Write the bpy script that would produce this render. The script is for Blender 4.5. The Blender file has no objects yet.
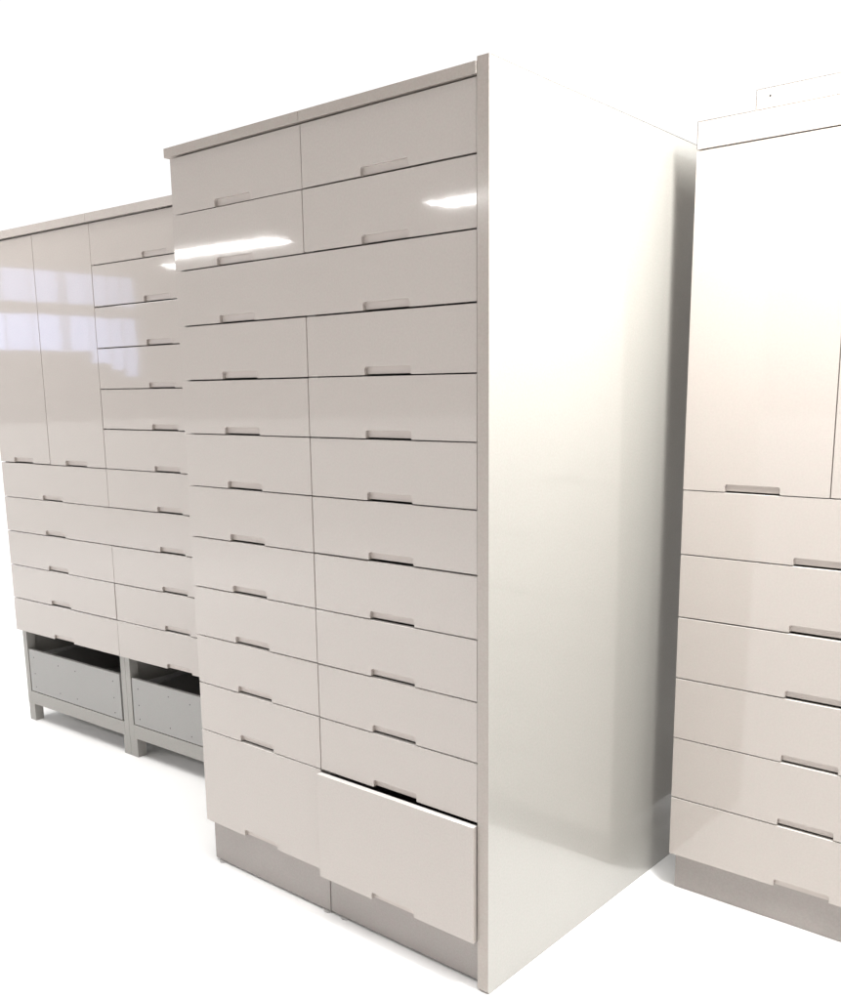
import bpy, bmesh, math, random
from mathutils import Vector, Matrix
random.seed(7)
S = bpy.context.scene
C = S.collection
PI = math.pi
ZF = 2.326            # height of the fronts' top line above the floor (metres)

# ------------------------------------------------------------------ camera
cam_d = bpy.data.cameras.new('camera')
cam = bpy.data.objects.new('camera', cam_d)
C.objects.link(cam)
cam.location = (1.47164, -1.92996, ZF - 0.70772)
cam.rotation_euler = (1.3776337, 0.0119853, 0.7088504)
cam_d.sensor_width = 36.0
cam_d.lens = 0.977817 * 36.0
cam_d.shift_x = -0.0002
cam_d.shift_y = 0.0818
cam_d.clip_start = 0.05
cam_d.clip_end = 300
S.camera = cam

# ------------------------------------------------------------------ exposure
S.view_settings.view_transform = 'Standard'
S.view_settings.look = 'None'
S.view_settings.exposure = 0.0
S.view_settings.gamma = 1.0

# ------------------------------------------------------------------ light all round (plain white ahead, dim room behind camera, bright cap added overhead)
W = bpy.data.worlds.new('World')
S.world = W
W.use_nodes = True
nt = W.node_tree
nt.nodes.clear()
N, LK = nt.nodes.new, nt.links.new
out = N('ShaderNodeOutputWorld')
bg = N('ShaderNodeBackground')
tc = N('ShaderNodeTexCoord')
sep = N('ShaderNodeSeparateXYZ')
LK(tc.outputs['Generated'], sep.inputs[0])
def wramp(sock, a, b, smooth=True):
    m = N('ShaderNodeMapRange')
    m.interpolation_type = 'SMOOTHSTEP' if smooth else 'LINEAR'
    m.inputs['From Min'].default_value = a
    m.inputs['From Max'].default_value = b
    LK(sock, m.inputs['Value'])
    return m.outputs[0]
ROOM = (0.33, 0.312, 0.302)
WHITE_AHEAD = (1.06, 1.06, 1.06)
CAPDIR = Vector((0.10, -0.22, 1)).normalized()
CAP_COS = math.cos(math.radians(15))
CAP_L = 10.6
front = wramp(sep.outputs['Y'], -0.12, 0.10)
mix = N('ShaderNodeMix'); mix.data_type = 'RGBA'
LK(front, mix.inputs['Factor'])
mix.inputs['B'].default_value = (*WHITE_AHEAD, 1)
# soft unevenness of the room behind the camera (tall folds, like curtains)
mp = N('ShaderNodeMapping'); mp.inputs['Scale'].default_value = (22, 22, 1.2)
LK(tc.outputs['Generated'], mp.inputs[0])
nz = N('ShaderNodeTexNoise'); nz.inputs['Scale'].default_value = 1.0; nz.inputs['Detail'].default_value = 3
LK(mp.outputs[0], nz.inputs['Vector'])
cr = N('ShaderNodeMix'); cr.data_type = 'RGBA'
LK(nz.outputs['Fac'], cr.inputs['Factor'])
cr.inputs['A'].default_value = tuple(c * 0.35 for c in ROOM) + (1,)
cr.inputs['B'].default_value = tuple(c * 1.65 for c in ROOM) + (1,)
hz = wramp(sep.outputs['Z'], 0.36, -0.04)
hm = N('ShaderNodeMix'); hm.data_type = 'RGBA'
LK(hz, hm.inputs['Factor'])
LK(cr.outputs['Result'], hm.inputs['A'])
hm.inputs['B'].default_value = (0.66, 0.64, 0.635, 1)
LK(hm.outputs['Result'], mix.inputs['A'])
dot = N('ShaderNodeVectorMath'); dot.operation = 'DOT_PRODUCT'
LK(tc.outputs['Generated'], dot.inputs[0])
dot.inputs[1].default_value = CAPDIR
cap = wramp(dot.outputs['Value'], CAP_COS - 0.012, CAP_COS + 0.012)
capm = N('ShaderNodeMix'); capm.data_type = 'RGBA'
LK(cap, capm.inputs['Factor'])
LK(mix.outputs['Result'], capm.inputs['A'])
capm.inputs['B'].default_value = (CAP_L, CAP_L * 0.985, CAP_L * 0.96, 1)
LK(capm.outputs['Result'], bg.inputs['Color'])
bg.inputs['Strength'].default_value = 1.0
LK(bg.outputs[0], out.inputs[0])
W.cycles.sampling_method = 'MANUAL'
W.cycles.sample_map_resolution = 1024

def area(name, loc, direction, sx, sy, power, col=(1, 1, 1), spread=180):
    d = bpy.data.lights.new(name, 'AREA')
    d.shape = 'RECTANGLE'
    d.size, d.size_y = sx, sy
    d.energy = power
    d.color = col
    d.spread = math.radians(spread)
    o = bpy.data.objects.new(name, d)
    C.objects.link(o)
    o.location = loc
    o.rotation_euler = Vector(direction).to_track_quat('-Z', 'Y').to_euler()
    return o
def radiance_power(L, sx, sy):      # watts of a rectangle lamp that looks L bright
    return L * sx * sy * PI

# lamp over the aisle on the right: it burns out the tall side and the right cabinet's top
area('unseen_lamp', (1.12, 0.05, ZF + 0.72), (-1.0, 0.30, -0.55), 0.25, 1.0, 100, (1.0, 0.985, 0.95))
area('unseen_lamp', (2.7, 0.15, ZF + 0.25), (-1.0, 0.10, -0.40), 0.5, 1.2, 11, (1.0, 0.985, 0.95))  # added unseen fill, evens the brightness down the tall side
# lamp over the left cabinet, above the picture
area('unseen_lamp', (-3.2, -0.45, ZF + 0.66), (0.1, 0.85, -0.60), 1.3, 0.16, 9.5, (1.0, 0.97, 0.94))
# fluorescent tubes behind the camera, mirrored in the lacquer
for (cx, cy, ln, L, rz) in ((-5.35, -3.36, 1.7, 38, -0.06), (-2.24, -3.16, 1.0, 30, 0.0)):
    t = area('ceiling_tube', (cx, cy, ZF + 0.45), (0, 0, -1), ln, 0.26, radiance_power(L, ln, 0.26), (1, 0.99, 0.97))
    t.rotation_euler = (0, 0, rz)
# windows in the wall far to the left, mirrored in the left cabinet: two rows of panes behind thin curtains
wo, wt, wn = Vector((-9.212, -3.418, 0)), Vector((0.1186, -0.9929, 0)), (0.9929, 0.1186, 0)
for (s0, s1, k, low) in ((-1.2, -0.62, 1.0, -0.20), (-0.60, 0.0, 1.05, -0.20), (0.02, 0.33, 0.95, -0.20), (0.345, 0.665, 1.02, -0.20),
                         (0.675, 0.765, 0.45, -0.20), (0.775, 1.03, 1.0, -0.20), (1.04, 1.29, 0.92, -0.34), (1.305, 1.47, 0.86, -0.42), (1.485, 1.66, 0.80, -0.50)):
    for (z0, z1, L) in ((0.345, 0.70, 2.1), (low, 0.205, 2.9)):
        c = wo + wt * ((s0 + s1) / 2)
        L2 = L * k
        area('window_light', (c.x, c.y, ZF + (z0 + z1) / 2), wn, s1 - s0, z1 - z0, radiance_power(L2, s1 - s0, z1 - z0), (0.50, 0.60, 1.0))

# ------------------------------------------------------------------ materials
def material(name, col, rough=0.3, coat=0.0, coat_rough=0.03, peel=0.0, mott=0.03, ior=1.5, fine=0.0):
    m = bpy.data.materials.new(name)
    m.use_nodes = True
    t = m.node_tree
    b = t.nodes['Principled BSDF']
    b.inputs['Roughness'].default_value = rough
    b.inputs['IOR'].default_value = ior
    b.inputs['Coat Weight'].default_value = coat
    b.inputs['Coat Roughness'].default_value = coat_rough
    co = t.nodes.new('ShaderNodeTexCoord')
    n = t.nodes.new('ShaderNodeTexNoise'); n.inputs['Scale'].default_value = 3.0; n.inputs['Detail'].default_value = 6
    t.links.new(co.outputs['Object'], n.inputs['Vector'])
    r = t.nodes.new('ShaderNodeMix'); r.data_type = 'RGBA'
    r.inputs['A'].default_value = tuple(c * (1 - mott) for c in col) + (1,)
    r.inputs['B'].default_value = tuple(min(1, c * (1 + mott)) for c in col) + (1,)
    t.links.new(n.outputs['Fac'], r.inputs['Factor'])
    src = r.outputs['Result']
    if fine:
        nc = t.nodes.new('ShaderNodeTexNoise'); nc.inputs['Scale'].default_value = 55; nc.inputs['Detail'].default_value = 4
        t.links.new(co.outputs['Object'], nc.inputs['Vector'])
        rc = t.nodes.new('ShaderNodeMix'); rc.data_type = 'RGBA'
        rc.inputs['A'].default_value = (1 + fine, 1 - fine * 0.6, 1.0, 1)
        rc.inputs['B'].default_value = (1 - fine, 1 + fine * 0.6, 1.0, 1)
        t.links.new(nc.outputs['Fac'], rc.inputs['Factor'])
        mm = t.nodes.new('ShaderNodeVectorMath'); mm.operation = 'MULTIPLY'
        t.links.new(src, mm.inputs[0]); t.links.new(rc.outputs['Result'], mm.inputs[1])
        src = mm.outputs[0]
        n3 = t.nodes.new('ShaderNodeTexNoise'); n3.inputs['Scale'].default_value = 170; n3.inputs['Detail'].default_value = 2
        t.links.new(co.outputs['Object'], n3.inputs['Vector'])
        r3 = t.nodes.new('ShaderNodeMapRange'); r3.inputs['From Min'].default_value = 0.3; r3.inputs['From Max'].default_value = 0.7
        r3.inputs['To Min'].default_value = 1 - fine; r3.inputs['To Max'].default_value = 1 + fine
        t.links.new(n3.outputs['Fac'], r3.inputs['Value'])
        vm = t.nodes.new('ShaderNodeVectorMath'); vm.operation = 'SCALE'
        t.links.new(src, vm.inputs[0]); t.links.new(r3.outputs[0], vm.inputs['Scale'])
        src = vm.outputs[0]
    t.links.new(src, b.inputs['Base Color'])
    if peel:
        n2 = t.nodes.new('ShaderNodeTexNoise'); n2.inputs['Scale'].default_value = 14; n2.inputs['Detail'].default_value = 3
        t.links.new(co.outputs['Object'], n2.inputs['Vector'])
        bp = t.nodes.new('ShaderNodeBump'); bp.inputs['Strength'].default_value = 1.0; bp.inputs['Distance'].default_value = peel
        t.links.new(n2.outputs['Fac'], bp.inputs['Height'])
        t.links.new(bp.outputs[0], b.inputs['Normal'])
        t.links.new(bp.outputs[0], b.inputs['Coat Normal'])
    return m
M = {
    'lacquer': material('white_gloss_lacquer', (0.44, 0.40, 0.372), 0.06, 0.6, 0.02, peel=0.00010, mott=0.015, fine=0.03),
    'side': material('white_gloss_side', (0.372, 0.363, 0.338), 0.20, 0.8, 0.02, peel=0.0002, mott=0.02, fine=0.03),
    'edge': material('panel_edge', (0.365, 0.325, 0.295), 0.25, 0.4, 0.1, mott=0.03, fine=0.04),
    'pull': material('recess_lacquer', (0.50, 0.45, 0.42), 0.3, mott=0.02),
    'lit_edge': material('lit_top_edge', (0.85, 0.83, 0.80), 0.4, mott=0.02),
    'plinth': material('plinth_laminate', (0.325, 0.297, 0.282), 0.45, mott=0.05, fine=0.05),
    'carcass': material('carcass_board', (0.45, 0.44, 0.42), 0.6, mott=0.04),
    'frame': material('grey_frame_board', (0.35, 0.34, 0.32), 0.5, mott=0.05, fine=0.05),
    'box': material('drawer_box_white', (0.335, 0.33, 0.32), 0.45, mott=0.04, fine=0.04),
    'rail': material('runner_steel', (0.55, 0.55, 0.55), 0.35, mott=0.05),
    'dark': material('dark_plastic', (0.02, 0.02, 0.02), 0.5, mott=0.1),
    'foot': material('foot_plastic', (0.45, 0.44, 0.43), 0.5, mott=0.05),
    'glue': material('glue_line', (0.09, 0.075, 0.065), 0.5),
    'floor': material('white_floor', (0.95, 0.95, 0.95), 0.9, mott=0.005),
}

# ------------------------------------------------------------------ helpers
def empty(name, loc, rz=0.0, label=None, cat=None, group=None):
    o = bpy.data.objects.new(name, None)
    C.objects.link(o)
    o.empty_display_size = 0.2
    o.location = loc
    o.rotation_euler = (0, 0, rz)
    if label: o['label'] = label
    if cat: o['category'] = cat
    if group: o['group'] = group
    return o
def mesh(name, bm, mat, parent, bevel=0.0, label=None):
    bmesh.ops.recalc_face_normals(bm, faces=bm.faces)
    me = bpy.data.meshes.new(name)
    bm.to_mesh(me); bm.free()
    me.materials.append(M[mat])
    o = bpy.data.objects.new(name, me)
    C.objects.link(o)
    o.parent = parent
    if bevel:
        b = o.modifiers.new('bevel', 'BEVEL')
        b.width = bevel * 0.65; b.segments = 2; b.limit_method = 'ANGLE'; b.angle_limit = math.radians(40)
        b.harden_normals = False
    if label: o['label'] = label
    return o
def add_box(bm, x0, x1, y0, y1, z0, z1):
    v = [bm.verts.new((x, y, z)) for x in (x0, x1) for y in (y0, y1) for z in (z0, z1)]
    for f in ((0, 1, 3, 2), (4, 6, 7, 5), (0, 4, 5, 1), (2, 3, 7, 6), (0, 2, 6, 4), (1, 5, 7, 3)):
        bm.faces.new([v[i] for i in f])
def box(name, x0, x1, y0, y1, z0, z1, mat, parent, bevel=0.0, label=None):
    bm = bmesh.new(); add_box(bm, x0, x1, y0, y1, z0, z1)
    return mesh(name, bm, mat, parent, bevel, label)
def prism_xz(bm, pts, y0, y1):
    a = [bm.verts.new((x, y0, z)) for x, z in pts]
    b = [bm.verts.new((x, y1, z)) for x, z in pts]
    n = len(pts)
    bm.faces.new(a); bm.faces.new(b[::-1])
    for i in range(n):
        bm.faces.new((a[i], b[i], b[(i + 1) % n], a[(i + 1) % n]))
NW, NH = 0.164, 0.022
def front(kind, x0, x1, z0, z1, parent, pull=0.0, nx=(), tilt=None, gap=0.0015, label=None, deep=0.0115):
    """a 19 mm lacquered front with a rounded finger notch cut in its lower edge, plus the recessed pull behind it"""
    xa, xb, za, zb = x0 + gap, x1 - gap, z0 + random.uniform(0.0013, 0.0030), z1 - random.uniform(0.0013, 0.0026)
    if not isinstance(nx, tuple): nx = (nx,)
    notches = [(c - NW / 2, c + NW / 2) for c in sorted(nx)]
    r = 0.007
    pts = [(xa, za)]
    for a, b in notches:
        pts.append((a, za))
        for i in range(5):
            t = PI - i * PI / 8
            pts.append((a + r + r * math.cos(t), za + NH - r + r * math.sin(t)))
        for i in range(5):
            t = PI / 2 - i * PI / 8
            pts.append((b - r + r * math.cos(t), za + NH - r + r * math.sin(t)))
        pts.append((b, za))
    pts += [(xb, za), (xb, zb), (xa, zb)]
    yj = random.uniform(-0.0009, 0.0006) - pull
    # local frame at the centre of the front, so each one can hang a hair off true
    mx, mz = (xa + xb) / 2, (za + zb) / 2
    bm = bmesh.new()
    prism_xz(bm, [(x - mx, z - mz) for x, z in pts], 0, 0.019)
    o = mesh(kind, bm, 'lacquer', parent, 0.0011, label)
    o.location = (mx, yj, mz)
    o.data.materials.append(M['lit_edge'])
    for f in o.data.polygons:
        if f.normal.z > 0.9: f.material_index = 1  # top faces coloured paler, standing in for the ceiling light they catch
    t = tilt if tilt is not None else (random.gauss(0, 0.0010), random.gauss(0, 0.0005), random.gauss(0, 0.0009))
    o.rotation_euler = t
    for a, b in notches:
      bm = bmesh.new()
      add_box(bm, a - 0.01 - mx, b + 0.01 - mx, deep, deep + 0.006, za + 0.0026 - mz, za + NH + 0.012 - mz)
      # the recess is let into the back of the front
      h = mesh('finger_pull', bm, 'pull', o)
    return o
def disc(bm, x, y, z0, z1, r, n=20):
    a = [bm.verts.new((x + r * math.cos(2 * PI * i / n), y + r * math.sin(2 * PI * i / n), z0)) for i in range(n)]
    b = [bm.verts.new((v.co.x, v.co.y, z1)) for v in a]
    bm.faces.new(a[::-1]); bm.faces.new(b)
    for i in range(n): bm.faces.new((a[i], a[(i + 1) % n], b[(i + 1) % n], b[i]))
def foot(x, y, h, parent):
    bm = bmesh.new()
    disc(bm, x, y, 0, 0.006, 0.016); disc(bm, x, y, 0.006, h, 0.007)
    return mesh('levelling_foot', bm, 'foot', parent, 0.001)
def carcass(x0, x1, y0, y1, z0, z1, parent, mat='carcass'):
    """hollow box of boards, open to the front"""
    t = 0.018
    bm = bmesh.new()
    add_box(bm, x0, x0 + t, y0, y1, z0, z1)
    add_box(bm, x1 - t, x1, y0, y1, z0, z1)
    add_box(bm, x0 + t, x1 - t, y0 + 0.001, y1 - 0.007, z0, z0 + t)
    add_box(bm, x0 + t, x1 - t, y0 + 0.001, y1 - 0.007, z1 - t, z1)
    add_box(bm, x0 + t, x1 - t, y1 - 0.006, y1 - 0.001, z0, z1)
    return mesh('carcass', bm, mat, parent)

# ------------------------------------------------------------------ floor
bm = bmesh.new()
vs = [bm.verts.new((60 * math.cos(2 * PI * i / 48), 60 * math.sin(2 * PI * i / 48), 0)) for i in range(48)]
bm.faces.new(vs)
fl = mesh('floor', bm, 'floor', None)
fl['kind'] = 'structure'

H = 0.167
# ================================================================== tall drawer cabinet in the middle
A = empty('drawer_cabinet', (0, 0, 0), 0,
          'tallest glossy white cabinet with two columns of drawers and a tall bare side panel', 'cabinet')
Z = lambda z: ZF + z
D = 1.30
XS, XL = -0.601, -1.191
for (xa, xb) in ((XL, XS), (XS, -0.002)):
    for k in range(11):
        if k == 2: continue
        front('drawer', xa, xb, Z(-(k + 1) * H), Z(-k * H), A, pull=(-0.0012 if k == 0 and xa == XL else 0.0), nx=(-0.901 if xa == XL else -0.299))
front('drawer', XL, -0.002, Z(-3 * H), Z(-2 * H), A, nx=(-0.901, -0.299), label='wide drawer across both columns with two finger notches')
front('drawer', XL, XS, Z(-13 * H), Z(-11 * H), A, nx=-0.901)
front('drawer', XS - 0.001, -0.002, Z(-13 * H - 0.012), Z(-11 * H - 0.006), A, pull=0.018, tilt=(0.0, 0.0, 0.002), nx=-0.299,
      label='large bottom drawer slightly pulled out')
box('plinth', XL + 0.012, XS - 0.001, 0.022, 0.040, 0.009, Z(-13 * H) - 0.003 + 0.02, 'plinth', A, 0.0008)
box('plinth', XS + 0.001, -0.001, 0.024, 0.042, 0.009, Z(-13 * H) - 0.003 + 0.02, 'plinth', A, 0.0008)
for x, y in ((XL + 0.045, 0.030), (XS - 0.020, 0.031), (XS + 0.055, 0.034), (-0.06, 0.06), (XL + 0.05, 0.9), (XS, 0.9)):
    foot(x, y, 0.10, A)
carcass(XL + 0.002, XS - 0.00003, 0.0215, D - 0.01, Z(-13 * H) + 0.002, Z(-0.001), A)
carcass(XS + 0.00003, -0.001, 0.0215, D - 0.01, Z(-13 * H) + 0.002, Z(-0.001), A)
box('top_board', XL - 0.018, XS - 0.0008, -0.006, D - 0.005, Z(0.0035), Z(0.031), 'edge', A, 0.001)
box('top_board', XS + 0.0008, -0.0012, -0.006, D - 0.005, Z(0.0035), Z(0.031), 'edge', A, 0.001)
# side panel: rounded lower front corner
T = 0.0362
bm = bmesh.new()
pts = [(-0.004, Z(0.040))] + [(-0.004, 0.012)]
for i in range(5):
    t = PI + i * PI / 8
    pts.append((-0.004 + 0.012 + 0.012 * math.cos(t), 0.012 + 0.012 * math.sin(t)))
pts += [(D, 0.0), (D, Z(0.020)), (1.069, Z(0.023)), (0.6, Z(0.030)), (0.25, Z(0.0345))]
va = [bm.verts.new((0.0003, y, z)) for y, z in pts]
vb = [bm.verts.new((T, y, z)) for y, z in pts]
bm.faces.new(va); bm.faces.new(vb[::-1])
for i in range(len(pts)):
    j = (i + 1) % len(pts)
    bm.faces.new((va[i], vb[i], vb[j], va[j]))
sp = mesh('side_panel', bm, 'side', A, 0.0015)
sp.data.materials.append(M['edge'])
for f in sp.data.polygons:
    if f.normal.y < -0.3: f.material_index = 1

# ================================================================== cabinet on the left: doors, drawers and an open frame
th = 0.0376
B = empty('storage_cabinet', (-2.298, 0.386, 0), th,
          'white glossy cabinet on legs with two doors and an open frame below its drawers', 'cabinet')
zt = -0.0187
ZL = lambda k: Z(zt - k * H)
WL = 0.866
DL = 0.60
door_l = front('door', -WL, -WL / 2, ZL(6), ZL(0), B, nx=-0.660, tilt=(0, 0, 0.0006))
door_r = front('door', -WL / 2, 0, ZL(6), ZL(0), B, nx=-0.225, tilt=(0.0004, 0, 0))
for k in range(6, 11):
    if k != 7: front('drawer', -WL, 0, ZL(k + 1), ZL(k), B, nx=-0.441)
front('drawer', -WL, WL, ZL(8), ZL(7), B, nx=(-0.441, 0.422), tilt=(0, 0, 0), label='wide drawer across both columns with two finger notches')
for k in range(11):
    if k != 7: front('drawer', 0, WL, ZL(k + 1), ZL(k), B, gap=(0.0004 if k == 0 else 0.0015), nx=0.422, tilt=((0, 0, 0) if k < 3 else None))
carcass(-WL + 0.002, -0.00003, 0.0215, DL, ZL(11) + 0.003, ZL(0) - 0.001, B)
carcass(0.00003, WL - 0.002, 0.0215, DL, ZL(11) + 0.003, ZL(0) - 0.001, B)
box('top_board', -WL - 0.004, -0.0008, -0.014, DL, ZL(0) + 0.003, ZL(0) + 0.037, 'lacquer', B, 0.001)
box('top_board', 0.0008, WL + 0.004, -0.014, DL, ZL(0) + 0.003, ZL(0) + 0.037, 'lacquer', B, 0.001)
# open lower frame, one bay per column
zb = ZL(11)
RB, RT = Z(-2.236), Z(-2.172)
def bay(x0, x1):
    xa, xb = x0 + 0.012 if x0 < 0 else x0 + 0.0008, x1 - 0.0008 if x1 <= 0 else x1 - 0.012
    f = 0.022
    fr = box('frame', xa + 0.0345, xb - 0.0345, f, f + 0.03, RB, RT, 'frame', B, 0.001)
    bm = bmesh.new()
    add_box(bm, xa, xa + 0.034, f, f + 0.045, RB, zb + 0.001)
    mesh('upright', bm, 'frame', B, 0.001)
    bm = bmesh.new()
    add_box(bm, xb - 0.034, xb, f, f + 0.045, RB, zb + 0.001)
    mesh('upright', bm, 'frame', B, 0.001)
    for xx in (xa, xb - 0.05):
        for yy in (f + 0.002, DL - 0.06):
            bm = bmesh.new(); add_box(bm, xx, xx + 0.05, yy, yy + 0.045, 0.0, RB - 0.0005)
            mesh('leg', bm, 'frame', B, 0.0015)
    # boards round the bay
    box('side_board', xa + 0.001, xa + 0.019, f + 0.046, DL, RB, zb, 'frame', B)
    box('side_board', xb - 0.019, xb - 0.001, f + 0.046, DL, RB, zb, 'frame', B)
    box('back_board', xa + 0.02, xb - 0.02, DL - 0.012, DL - 0.004, RB, zb, 'frame', B)
    box('bottom_board', xa + 0.02, xb - 0.02, f + 0.032, DL - 0.014, RB + 0.003, RB + 0.021, 'frame', B)
    # bare inner drawer box without its front
    px0, px1 = xa + 0.042, xb - 0.05
    p0, p1 = RT + 0.004, Z(-1.952)
    bm = bmesh.new(); add_box(bm, px0, px1, f + 0.001, f + 0.017, p0, p1)
    pl = mesh('drawer_box', bm, 'box', B, 0.0008, 'bare inner drawer box without a front')
    bm = bmesh.new()
    add_box(bm, px0 + 0.002, px0 + 0.016, f + 0.018, DL - 0.05, p0 + 0.002, p1 - 0.05)
    add_box(bm, px1 - 0.016, px1 - 0.002, f + 0.018, DL - 0.05, p0 + 0.002, p1 - 0.05)
    add_box(bm, px0 + 0.017, px1 - 0.017, DL - 0.066, DL - 0.05, p0 + 0.002, p1 - 0.03)
    add_box(bm, px0 + 0.017, px1 - 0.017, f + 0.018, DL - 0.067, p0 + 0.004, p0 + 0.016)
    mesh('box_sides', bm, 'box', pl)
    for i, (sx) in enumerate((0.055, 0.34, 0.53, 0.93)):
        for sz in (0.14, 0.42, 0.80):
            if i in (1, 2) and sz == 0.42: continue
            x = px0 + (px1 - px0) * sx; z = p0 + (p1 - p0) * sz + random.uniform(-0.006, 0.006)
            bm = bmesh.new(); n = 10
            a = [bm.verts.new((x + 0.0028 * math.cos(2 * PI * q / n), f + 0.0002, z + 0.0028 * math.sin(2 * PI * q / n))) for q in range(n)]
            b_ = [bm.verts.new((v.co.x, f + 0.003, v.co.z)) for v in a]
            bm.faces.new(a); bm.faces.new(b_[::-1])
            for q in range(n): bm.faces.new((a[q], b_[q], b_[(q + 1) % n], a[(q + 1) % n]))
            mesh('screw_hole', bm, 'dark', pl)
    # runners and rails seen in the dark gap above the box
    for xx in (px0 - 0.014, px1 + 0.003):
        bm = bmesh.new(); add_box(bm, xx, xx + 0.010, f + 0.06, DL - 0.03, p1 - 0.075, p1 - 0.035)
        mesh('runner', bm, 'rail', B)
    bm = bmesh.new()
    add_box(bm, px0 + 0.01, px1 - 0.01, 0.24, 0.275, zb - 0.030, zb - 0.012)
    mesh('cross_rail', bm, 'frame', B)
    bm = bmesh.new(); add_box(bm, px0 + 0.40, px0 + 0.45, 0.42, 0.46, p1 - 0.10, zb - 0.006)
    mesh('bracket', bm, 'dark', B)
bay(-WL, 0)
bay(0, WL)

# ================================================================== cabinet on the right
yr = 0.835
Rr = empty('storage_cabinet', (0.143, yr, 0), 0,
           'white glossy cabinet with doors over wide drawers, beyond the tall bare side panel', 'cabinet')
WR = 0.87
lev = [-1.0135, -1.2110, -1.4080, -1.6040, -1.8010, -2.0020, -2.2000]
front('door', 0, 0.435, Z(lev[0]), Z(-0.048), Rr, nx=0.2135)
front('door', 0.435, WR, Z(lev[0]), Z(-0.048), Rr, nx=0.65)
for a, b in zip(lev[:-1], lev[1:]):
    front('drawer', 0, WR, Z(b), Z(a), Rr, nx=0.4265)
carcass(0.002, WR - 0.002, 0.0215, 0.6, Z(lev[-1]) + 0.002, Z(-0.046), Rr, 'lacquer')
tb = box('top_board', 0.004, WR + 0.02, -0.004, 0.6, Z(-0.0470), Z(0.028), 'lacquer', Rr, 0.001)
cb = box('cover_board', 0.170, WR + 0.02, -0.002, 0.02, Z(0.0285), Z(0.080), 'lacquer', Rr, 0.001)
# thin glue lines round the white boards' edges, and along the top of the tall side
def glue_line(parent, boxes):
    bm = bmesh.new()
    for b in boxes: add_box(bm, *b)
    return mesh('edge_band', bm, 'glue', parent)
glue_line(tb, [(0.006, WR + 0.018, -0.0045, -0.0030, Z(0.0265), Z(0.0275)), (0.0037, 0.0052, -0.0045, -0.0030, Z(-0.046), Z(0.0275))])
glue_line(cb, [(0.172, WR + 0.018, -0.0025, -0.0010, Z(0.0785), Z(0.0795)), (0.1697, 0.1712, -0.0025, -0.0010, Z(0.0295), Z(0.0795))])
bm = bmesh.new()
top = [(0.002, Z(0.0388)), (0.25, Z(0.0335)), (0.6, Z(0.029)), (1.069, Z(0.022))]
lo = [bm.verts.new((T + 0.0004, y, z - 0.0012)) for y, z in top]
hi = [bm.verts.new((T + 0.0004, y, z)) for y, z in top]
lo2 = [bm.verts.new((T - 0.001, y, z - 0.0012)) for y, z in top]
hi2 = [bm.verts.new((T - 0.001, y, z)) for y, z in top]
for i in range(3):
    bm.faces.new((lo[i], lo[i + 1], hi[i + 1], hi[i]))
    bm.faces.new((hi[i], hi[i + 1], hi2[i + 1], hi2[i]))
    bm.faces.new((lo[i], lo[i + 1], lo2[i + 1], lo2[i]))
    bm.faces.new((lo2[i], lo2[i + 1], hi2[i + 1], hi2[i]))
bm.faces.new((lo[0], hi[0], hi2[0], lo2[0])); bm.faces.new((lo[3], hi[3], hi2[3], lo2[3]))
mesh('edge_band', bm, 'glue', sp)
bm = bmesh.new(); n = 12
a = [bm.verts.new((0.208 + 0.003 * math.cos(2 * PI * q / n), -0.0024, Z(0.058) + 0.003 * math.sin(2 * PI * q / n))) for q in range(n)]
b_ = [bm.verts.new((v.co.x, 0.002, v.co.z)) for v in a]
bm.faces.new(a); bm.faces.new(b_[::-1])
for q in range(n): bm.faces.new((a[q], b_[q], b_[(q + 1) % n], a[(q + 1) % n]))
mesh('screw_hole', bm, 'dark', cb)
box('plinth', 0.009, WR - 0.01, 0.033, 0.051, 0.001, Z(lev[-1]) + 0.02, 'plinth', Rr, 0.0008)
